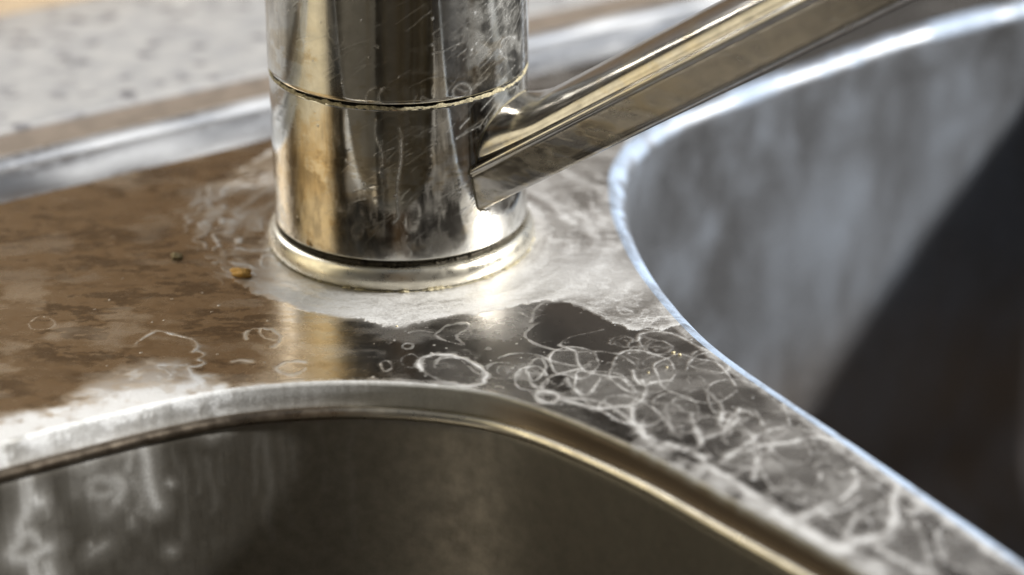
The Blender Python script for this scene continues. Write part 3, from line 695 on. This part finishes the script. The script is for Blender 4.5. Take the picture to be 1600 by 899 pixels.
# ------------------------------------------------------------------ countertop (ring-shaped slab), sealant strip, wooden upstand
def gp(u, v, z): p = g1 * u + g2 * v; return (p[0], p[1], z)
def slab(name, inner, outer, z0, z1, mat, parent=None, bev=1.2):
    iu0, iv0, iu1, iv1 = inner; ou0, ov0, ou1, ov1 = outer
    prof = [((iu0, iv0, iu1, iv1), z0), ((iu0, iv0, iu1, iv1), z1 - bev), ((iu0 - bev, iv0 - bev, iu1 + bev, iv1 + bev), z1),
            ((ou0 + bev, ov0 + bev, ou1 - bev, ov1 - bev), z1), ((ou0, ov0, ou1, ov1), z1 - bev), ((ou0, ov0, ou1, ov1), z0)]
    v = []
    for (r, z) in prof:
        for (a, b) in ((r[0], r[1]), (r[2], r[1]), (r[2], r[3]), (r[0], r[3])): v.append(gp(a, b, z))
    f = []; n = len(prof)
    for j in range(n):
        for k in range(4):
            a = j * 4 + k; b = j * 4 + (k + 1) % 4; c = ((j + 1) % n) * 4 + (k + 1) % 4; d = ((j + 1) % n) * 4 + k
            f.append([a, d, c, b])
    return mesh_obj(name, v, f, mat, parent, smooth=False)
ct = slab('countertop', (U0 - 36, V0 - 36, U1 + 36, 96.5), (-900, V0 - 75, 900, 560), -30, 1.6, M_gran, bev=.35)
ct['kind'] = 'structure'
slab('sealant', (U0 - 17.5, V0 - 17.5, U1 + 17.5, V1 + 17.5), (U0 - 36, V0 - 36, U1 + 36, 96.5), -3, .7, M_seal, ct, bev=.2)
def boxg(name, u0, u1, v0, v1, z0, z1, mat, bev=1.5):
    v = [gp(a, b, z) for z, e_ in ((z0, 0), (z1 - bev, 0), (z1, bev)) for (a, b) in ((u0 + e_, v0 + e_), (u1 - e_, v0 + e_), (u1 - e_, v1 - e_), (u0 + e_, v1 - e_))]
    f = [[0, 3, 2, 1], [8, 9, 10, 11]]
    for j in (0, 4):
        for k in range(4): f.append([j + k, j + (k + 1) % 4, j + 4 + (k + 1) % 4, j + 4 + k])
    return mesh_obj(name, v, f, mat, smooth=False)
wb = boxg('backsplash', -700, 60, 171, 189, 1.6, 14, M_wood); wb['label'] = 'pale wooden strip at the back edge of the speckled stone worktop'; wb['category'] = 'backsplash'

# ------------------------------------------------------------------ faucet
tap = empty('kitchen_faucet', 'tarnished chrome single-spout faucet with a ring foot standing on the sink deck', 'faucet')
def ray(px, py):
    v = cf + (px - 800) / F * cr + (450 - py) / F * cu; return v / np.linalg.norm(v)
def cyl(px, py, rad=25.0):
    v = ray(px, py); a = v[0] ** 2 + v[1] ** 2; b = 2 * (CAM[0] * v[0] + CAM[1] * v[1]); c = CAM[0] ** 2 + CAM[1] ** 2 - rad ** 2
    D = b * b - 4 * a * c
    if D < 0: D = 0
    t = (-b - math.sqrt(D)) / (2 * a); p = CAM + v * t
    return (math.atan2(p[0], -p[1]) * rad, p[2])
BR = Raster(-80, 80, -2, 110, .2)
BST = np.zeros_like(BR.L); BSC = np.zeros_like(BR.L)
def B(pts, w, amp, halo=.15, crop=1, target=None):
    ox, oy = (400, 0) if crop == 1 else (400, 220)
    q = [cyl(ox + x / 3.2, oy + y / 3.2) for x, y in pts]; BR.stroke(q, w, amp, halo, target=target)
for pts, w, a in [([(555, 510), (552, 480), (570, 450), (600, 440)], .25, .6), ([(640, 440), (620, 470), (618, 500), (635, 520)], .25, .7), ([(800, 480), (785, 520)], .2, .4),
                  ([(820, 500), (830, 485), (860, 500)], .2, .5), ([(990, 490), (985, 450), (1020, 420), (1060, 430), (1070, 470), (1030, 500), (1000, 490)], .25, .6),
                  ([(1000, 440), (1050, 460), (1100, 420)], .2, .4), ([(1215, 250), (1225, 210), (1255, 185), (1290, 190)], .25, .5), ([(1215, 250), (1240, 290), (1290, 300)], .22, .4),
                  ([(1150, 470), (1200, 440), (1210, 390), (1190, 360)], .2, .35), ([(140, 0), (135, 40), (160, 70), (150, 30)], .25, .3),
                  ([(600, 600), (600, 680), (630, 760), (632, 830)], .35, .45), ([(715, 640), (730, 720), (715, 896)], .3, .5)]: B(pts, w, a)
B([(722, 0), (724, 90), (708, 200), (706, 310), (712, 380), (690, 412)], .35, .8, crop=2); B([(755, 530), (775, 550), (775, 570)], .2, .5, crop=2)
B([(630, 0), (620, 110), (640, 300), (640, 480)], .3, .3, crop=2)
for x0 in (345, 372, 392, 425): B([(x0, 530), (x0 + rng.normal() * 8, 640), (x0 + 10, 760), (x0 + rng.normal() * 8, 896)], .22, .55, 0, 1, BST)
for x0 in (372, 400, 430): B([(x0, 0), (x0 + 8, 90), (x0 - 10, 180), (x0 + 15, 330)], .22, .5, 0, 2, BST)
# vertical faint runs of dried water
gx_ = vnoise(BR.X * .9, BR.Y * .03, 101, 4, .6); BR.L += .06 * sst(.55, .75, gx_)
mott = vnoise(BR.X * .18, BR.Y * .18, 102, 6, .65)
up = sst(38, 39, BR.Y)
rgt = sst(6, 20, BR.X)
BR.L += up * rgt * (.05 + .34 * sst(.46, .66, mott))                       # hazed right side of the upper part
BR.L += (1 - up) * rgt * .22 * sst(.45, .65, mott)
BR.L += (1 - up) * (.11 * sst(11, 6.3, BR.Y) + .02 * sst(20, 8, BR.Y) * sst(-12, 14, BR.X)) * (.5 + mott)
BR.L += .28 * (1 - sst(.0, 1.6, np.abs(BR.Y - 37) + 1.4 * mott)) 
BR.L += .05 * sst(.5, .7, vnoise(BR.X * .5, BR.Y * .5, 103, 5))
# brown blotches in a belt below the seam and low on the upper part
bm = vnoise(BR.X * .10, BR.Y * .22, 104, 6, .68)
belt = np.exp(-((BR.Y - 23 - .05 * BR.X) / 4.5) ** 2)
BST += belt * .80 * sst(.50, .60, bm) + .6 * sst(.57, .66, bm) * np.exp(-((BR.Y - 44) / 5) ** 2) + .35 * sst(.60, .70, vnoise(BR.X * .25, BR.Y * .25, 105, 6, .7)) * (1 - up)
BST += .7 * np.exp(-((BR.X + 34) / 3.5) ** 2) * up * sst(.42, .6, vnoise(BR.X * .5, BR.Y * .12, 106, 4))
for _ in range(900):                                                        # wiping scratches
    x = rng.uniform(-38, 50); z = rng.uniform(6, 64)
    if x < 12 and rng.random() < .5: continue
    a = rng.normal(.55, .25) if x > 0 else rng.normal(.45, .2); l = rng.uniform(1.5, 7)
    q = [(x, z), (x + l * .5 * math.cos(a), z + l * .5 * math.sin(a) + .15), (x + l * math.cos(a), z + l * math.sin(a))]
    v = rng.uniform(.15, .8); BR.stroke(q, .16, v, 0, target=BSC); BR.stroke(q, .24, v * (.85 if x > 8 else .34), 0)
for _ in range(16):
    x = rng.uniform(-35, 42); z = rng.uniform(38, 62) if rng.random() < .75 else rng.uniform(8, 36)
    r0 = rng.uniform(.6, 2.4); BR.stroke(catmull(ringpts(x, z, r0, r0 * rng.uniform(.7, 1.3), 0, 9, .25, rng.choice([0, .3, .5])), 6), .2, rng.uniform(.08, .30), .1, smooth=False)
for _ in range(60):
    x = rng.uniform(-36, 45); z = rng.uniform(8, 62); i = int((x - BR.x0) / BR.res); j = int((z - BR.y0) / BR.res); BR.L[i:i + 2, j:j + 2] += rng.uniform(.2, .7)
for (x0, w_, a_) in ((626, .9, .75), (642, .5, .8), (652, .7, .6), (664, .5, .45), (690, 1.4, .35), (575, .5, .3), (600, .35, .3)):  # brown streaks painted into the chrome in place of vertical room reflections
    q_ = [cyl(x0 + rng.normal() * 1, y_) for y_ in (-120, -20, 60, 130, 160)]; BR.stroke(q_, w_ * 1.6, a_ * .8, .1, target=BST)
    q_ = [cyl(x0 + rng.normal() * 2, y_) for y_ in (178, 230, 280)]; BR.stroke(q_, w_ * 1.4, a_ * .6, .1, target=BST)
BR.L = np.clip(BR.L, 0, 1.05) * .85; BST = np.clip(BST, 0, 1)
def lathe(name, prof, mat, parent=None, n=628, use=True, wob=None, label=None, loc=(0, 0)):
    prof = np.array(prof, float); th = np.linspace(-math.pi, math.pi, n, endpoint=False)
    TT, RR = np.meshgrid(th, prof[:, 0], indexing='ij'); _, ZZ = np.meshgrid(th, prof[:, 1], indexing='ij')
    if wob is not None: RR, ZZ = wob(TT, RR, ZZ)
    co = np.stack([RR * np.sin(TT), -RR * np.cos(TT), ZZ], -1).reshape(-1, 3)
    a = (TT * 25.0).ravel(); z = ZZ.ravel()
    at_ = {'lime': BR.get(a, z), 'rust_shade': BR.get(a, z, BST), 'scr': BR.get(a, z, BSC)} if use else {}
    o = mesh_obj(name, co, grid_faces(n, len(prof), True), mat, parent, at_, uv=np.c_[a, z])
    if label: o['label'] = label
    return o
ZS = 37.0
lo_prof = [(22.6, 5.7), (24.3, 5.7), (24.8, 5.8), (25.0, 6.15)] + [(25.0 + .05 * math.sin((z - 6) / 32 * math.pi) * 0, z) for z in np.arange(6.3, ZS - .6, .25)] + [(24.95, ZS - .45), (24.7, ZS - .2), (24.3, ZS - .15), (23.2, ZS - .15)]
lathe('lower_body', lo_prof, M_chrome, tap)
up_prof = [(23.4, ZS + .45), (24.6, ZS + .45), (25.05, ZS + .6), (25.2, ZS + .95)] + [(25.2, z) for z in np.arange(ZS + 1.5, 64, .25)] + [(25.2, z) for z in np.arange(66, 96, 2)] + \
          [(25.2 * math.cos(a), 96 + 9 * math.sin(a)) for a in np.linspace(.1, 1.53, 14)]
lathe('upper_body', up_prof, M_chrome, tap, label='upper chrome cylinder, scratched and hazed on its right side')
lathe('gasket', [(21, 1), (23.2, 2.5), (23.2, 5.6), (23.0, 12), (23.0, ZS - 2), (23.3, ZS - .2), (23.3, ZS + .8), (22, ZS + 1.5)], M_gap, tap, n=160, use=False)
def ringwob(T, Rr, Z): return Rr, Z
ring_prof = [(23.1, .2), (23.1, 3.2), (23.6, 4.0), (24.3, 4.45), (25.0, 4.5), (25.6, 4.2), (26.1, 3.6), (26.45, 2.8), (26.6, 2.0), (26.5, 1.2), (26.25, .55), (25.9, .12)]
# refine the ring profile
rp2 = catmull(ring_prof, 5)
lathe('base_ring', rp2, M_ring, tap, n=400, use=False)
def cw(T, Rr, Z):
    q = vnoise((T + 4) * 9.0, Z * 1.2, 201, 5, .7); q2 = vnoise((T + 4) * 30, Z * 2.5, 202, 3)
    side = sst(1.9, 2.4, np.abs(T))
    c_ = Rr - 24.9
    q = sst(.25, .8, q); return 24.84 + c_ * (.30 + 1.1 * q) + .16 * (q2 - .5), Z + .7 * (q - .5)
cp = [(24.88 + .28 * math.sin(a), ZS - .30 + .42 * -math.cos(a)) for a in np.linspace(.0, math.pi, 10)]
lathe('limescale_crust', cp, M_crust, tap, n=900, use=False, wob=cw)
cp2 = [(26.2 + .30 * math.sin(a), .18 - .30 * math.cos(a)) for a in np.linspace(1.2, math.pi, 6)]
def cw2(T, Rr, Z):
    q = vnoise((T + 4) * 16.0, Z * .1, 203, 5, .75); return 26.2 + (Rr - 26.2) * (.1 + 1.6 * sst(.45, .8, q)), Z * (.3 + .9 * sst(.4, .8, q))
lathe('grime_line', cp2, M_crust, tap, n=500, use=False, wob=cw2)
# dark muck packed in the slot between foot ring and body
def cw3(T, Rr, Z):
    q = vnoise((T + 4) * 22.0, Z * .8, 204, 5, .75); return Rr + .9 * sst(.52, .8, q), Z + .8 * sst(.55, .85, q)
lathe('slot_muck', [(23.0, 3.4), (23.7, 4.05), (24.1, 4.45), (23.9, 4.9), (23.2, 5.2)], M_muck, tap, n=700, use=False, wob=cw3)
# spout
PHI = math.radians(65); ALP = math.radians(33.6)
hv = np.array([math.sin(PHI), -math.cos(PHI), 0]); sv = np.array([-math.cos(PHI), -math.sin(PHI), 0])
def spout():
    hs = np.r_[np.linspace(6, 60, 90), np.linspace(61, 128, 60)]
    rows = []; uv = []
    H0 = 21.4; Z0 = 22.4
    for h in hs:
        z = Z0 + (h - H0) * math.tan(ALP)
        c = hv * h + np.array([0, 0, z]); nvec = -math.sin(ALP) * hv + math.cos(ALP) * np.array([0, 0, 1])
        w = 12.6 - .8 * sst(20, 110, h) + 1.6 * (1 - sst(21, 33, h)) * 0; hd = 5.2 + 3.2 * (1 - sst(24, 35, h)); side = 7.9 + .9 * sst(20, 110, h)
        sec = []
        # over the dome, from the near ridge to the far ridge
        for a in np.linspace(-1.2, 1.75, 10): sec.append((w - .45 + .75 * math.cos(a), -.1 + .75 * math.sin(a)))
        sec += [(w - .95, .45)]
        wd = w - 1.25
        for a in np.linspace(.10, math.pi - .10, 40):
            ca, sa = math.cos(a), math.sin(a)
            sec.append((wd * math.copysign(abs(ca) ** .92, ca), .3 + hd * sa ** .85))
        sec += [(-w + .9, .5), (-w + .22, .5), (-w - .12, .28), (-w - .22, -.1), (-w - .1, -.45), (-w + .15, -.75)]
        lw = w - .2
        for k in np.linspace(0, 1, 8): sec.append((-lw + .9 * k, -1.2 - (side - 3.4) * k))
        for a in np.linspace(0, math.pi / 2, 6)[1:]: sec.append((-lw + .9 + 2.2 * (1 - math.cos(a)), -1.2 - (side - 3.4) - 2.2 * math.sin(a)))
        for a in np.linspace(math.pi / 2, 0, 6)[:-1]: sec.append((lw - .9 - 1.6 * (1 - math.cos(a)), -1.2 - (side - 3.4) - 2.2 * math.sin(a)))
        for k in np.linspace(1, 0, 8): sec.append((lw - .9 * k, -1.2 - (side - 3.4) * k))
        acc = 0
        for i, (s_, n_) in enumerate(sec):
            pt = c + sv * s_ + nvec * n_; kf = 1 + .03 * (1 - sst(24.5, 28, math.hypot(pt[0], pt[1])))
            rows.append(c + sv * s_ + nvec * (n_ * (kf if n_ > .6 else 1))); uv.append((h * 1.15, i * .7))
    n = len(sec); nh = len(hs)
    co = np.array(rows); uv = np.array(uv)
    q = grid_faces(nh, n)
    wrap = np.array([[i * n + n - 1, (i + 1) * n + n - 1, (i + 1) * n, i * n] for i in range(nh - 1)])
    faces = np.vstack([q, wrap])[:, ::-1].copy()
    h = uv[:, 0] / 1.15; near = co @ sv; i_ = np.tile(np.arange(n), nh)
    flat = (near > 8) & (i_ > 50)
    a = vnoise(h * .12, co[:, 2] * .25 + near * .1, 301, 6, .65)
    rust_shade = np.where(flat, .95 * sst(.48, .60, a) * sst(70, 40, h) * (.4 + .9 * vnoise(h * .9, co[:, 2] * .9, 305, 4, .7)), .35 * sst(.54, .66, a))
    lime = np.where(flat, .24 * sst(.48, .62, vnoise(h * .2, co[:, 2] * .3, 302, 6, .65)), .10 * sst(.5, .7, vnoise(h * .5, near * .5, 303, 5)))
    o = mesh_obj('spout', co, faces, M_spout, tap, {'lime': lime, 'rust_shade': rust_shade, 'scr': vnoise(h * .3, near * 3, 304, 3) * .4}, uv=uv)
    g3 = co.reshape(nh, n, 3); rad = np.hypot(g3[:, :, 0], g3[:, :, 1]); jl = []
    for i in range(n):
        k = np.where((rad[:-1, i] < 25.02) & (rad[1:, i] >= 25.02))[0]
        if len(k): k = k[-1]; t_ = (25.02 - rad[k, i]) / (rad[k + 1, i] - rad[k, i]); jl.append(g3[k, i] * (1 - t_) + g3[k + 1, i] * t_)
    jl = np.array(jl); tv = np.roll(jl, -1, 0) - np.roll(jl, 1, 0); tv /= np.linalg.norm(tv, axis=1)[:, None] + 1e-9
    rd = jl * [1, 1, 0]; rd /= np.linalg.norm(rd, axis=1)[:, None]; bn = np.cross(tv, rd)
    ring_ = np.stack([jl + (rd * math.cos(a) + bn * math.sin(a)) * (.16 + .10 * rng.random((len(jl), 1))) for a in np.linspace(0, 2 * math.pi, 8, endpoint=False)], 0).reshape(-1, 3)
    mesh_obj('joint_line', ring_, grid_faces(8, len(jl), True), M_joint, tap)
    return o, co[-n:]
sp, endc = spout()
ec = endc.mean(0); dv = (hv * math.cos(ALP) + np.array([0, 0, math.sin(ALP)]))
caps = [endc, endc * 1.0 + dv * 2.0, (endc - ec) * .85 + ec + dv * 3.4, (endc - ec) * .3 + ec + dv * 3.6]
cc = np.stack(caps, 1).reshape(-1, 3)
mesh_obj('spout_tip', cc, grid_faces(len(endc), 4, True), M_ring, tap, {'lime': np.zeros(len(cc))})

# ------------------------------------------------------------------ crumbs and grains
def crumb(name, px, py, size, mat, label, cat, seed, group=None, rot=0.):
    import bmesh
    bm = bmesh.new(); bmesh.ops.create_icosphere(bm, subdivisions=3, radius=1.0)
    g = np.random.default_rng(seed); ph = g.random(9) * 6
    for v in bm.verts:
        c = v.co.copy(); k = 1 + .22 * math.sin(3 * c.x + ph[0]) * math.cos(2.5 * c.y + ph[1]) + .16 * math.sin(5 * c.y + ph[2] + 3 * c.z) + .1 * math.sin(9 * c.x + ph[3]) * math.sin(8 * c.z + ph[4])
        v.co = c * k; v.co.x *= size[0] * MM; v.co.y *= size[1] * MM; v.co.z = max(v.co.z, -.55) * size[2] * MM
    me = bpy.data.meshes.new(name); bm.to_mesh(me); bm.free(); me.materials.append(mat)
    me.polygons.foreach_set('use_smooth', np.ones(len(me.polygons), bool))
    o = bpy.data.objects.new(name, me); COL.objects.link(o); p = at(px, py)
    o.location = (p[0] * MM, p[1] * MM, size[2] * .55 * MM); o.rotation_euler[2] = rot
    o['label'] = label; o['category'] = cat
    if group: o['group'] = group
    return o
crumb('food_crumb', 377, 431, (2.0, 1.5, .9), M_crumb, 'orange-yellow crumb lying on the limescale left of the faucet foot', 'crumb', 3)
crumb('food_crumb', 277, 403, (1.2, .8, .6), M_crumb2, 'small olive grain lying on the brown deck, farther left of the faucet', 'crumb', 4)
for i, (x, y, s, lb_) in enumerate([(1052, 552, .42, 'tiny yellow grain left of its twin inside the pale ring beside the far bowl'), (1062, 556, .45, 'tiny yellow grain right of its twin inside the pale ring beside the far bowl'),
                                   (1042, 575, .32, 'minute olive grain just in front of the two yellow grains on the deck'), (1013, 583, .30, 'lowest minute grain in the cluster right of the bright white fleck'),
                                   (620, 511, .28, 'tiny white crystal in front of the faucet foot at the edge of the film')]):
    s *= .68
    crumb('mineral_grain', x, y, (s, s * .8, s * .7), M_speck, lb_, 'grain', 20 + i, 'mineral grains on the deck')
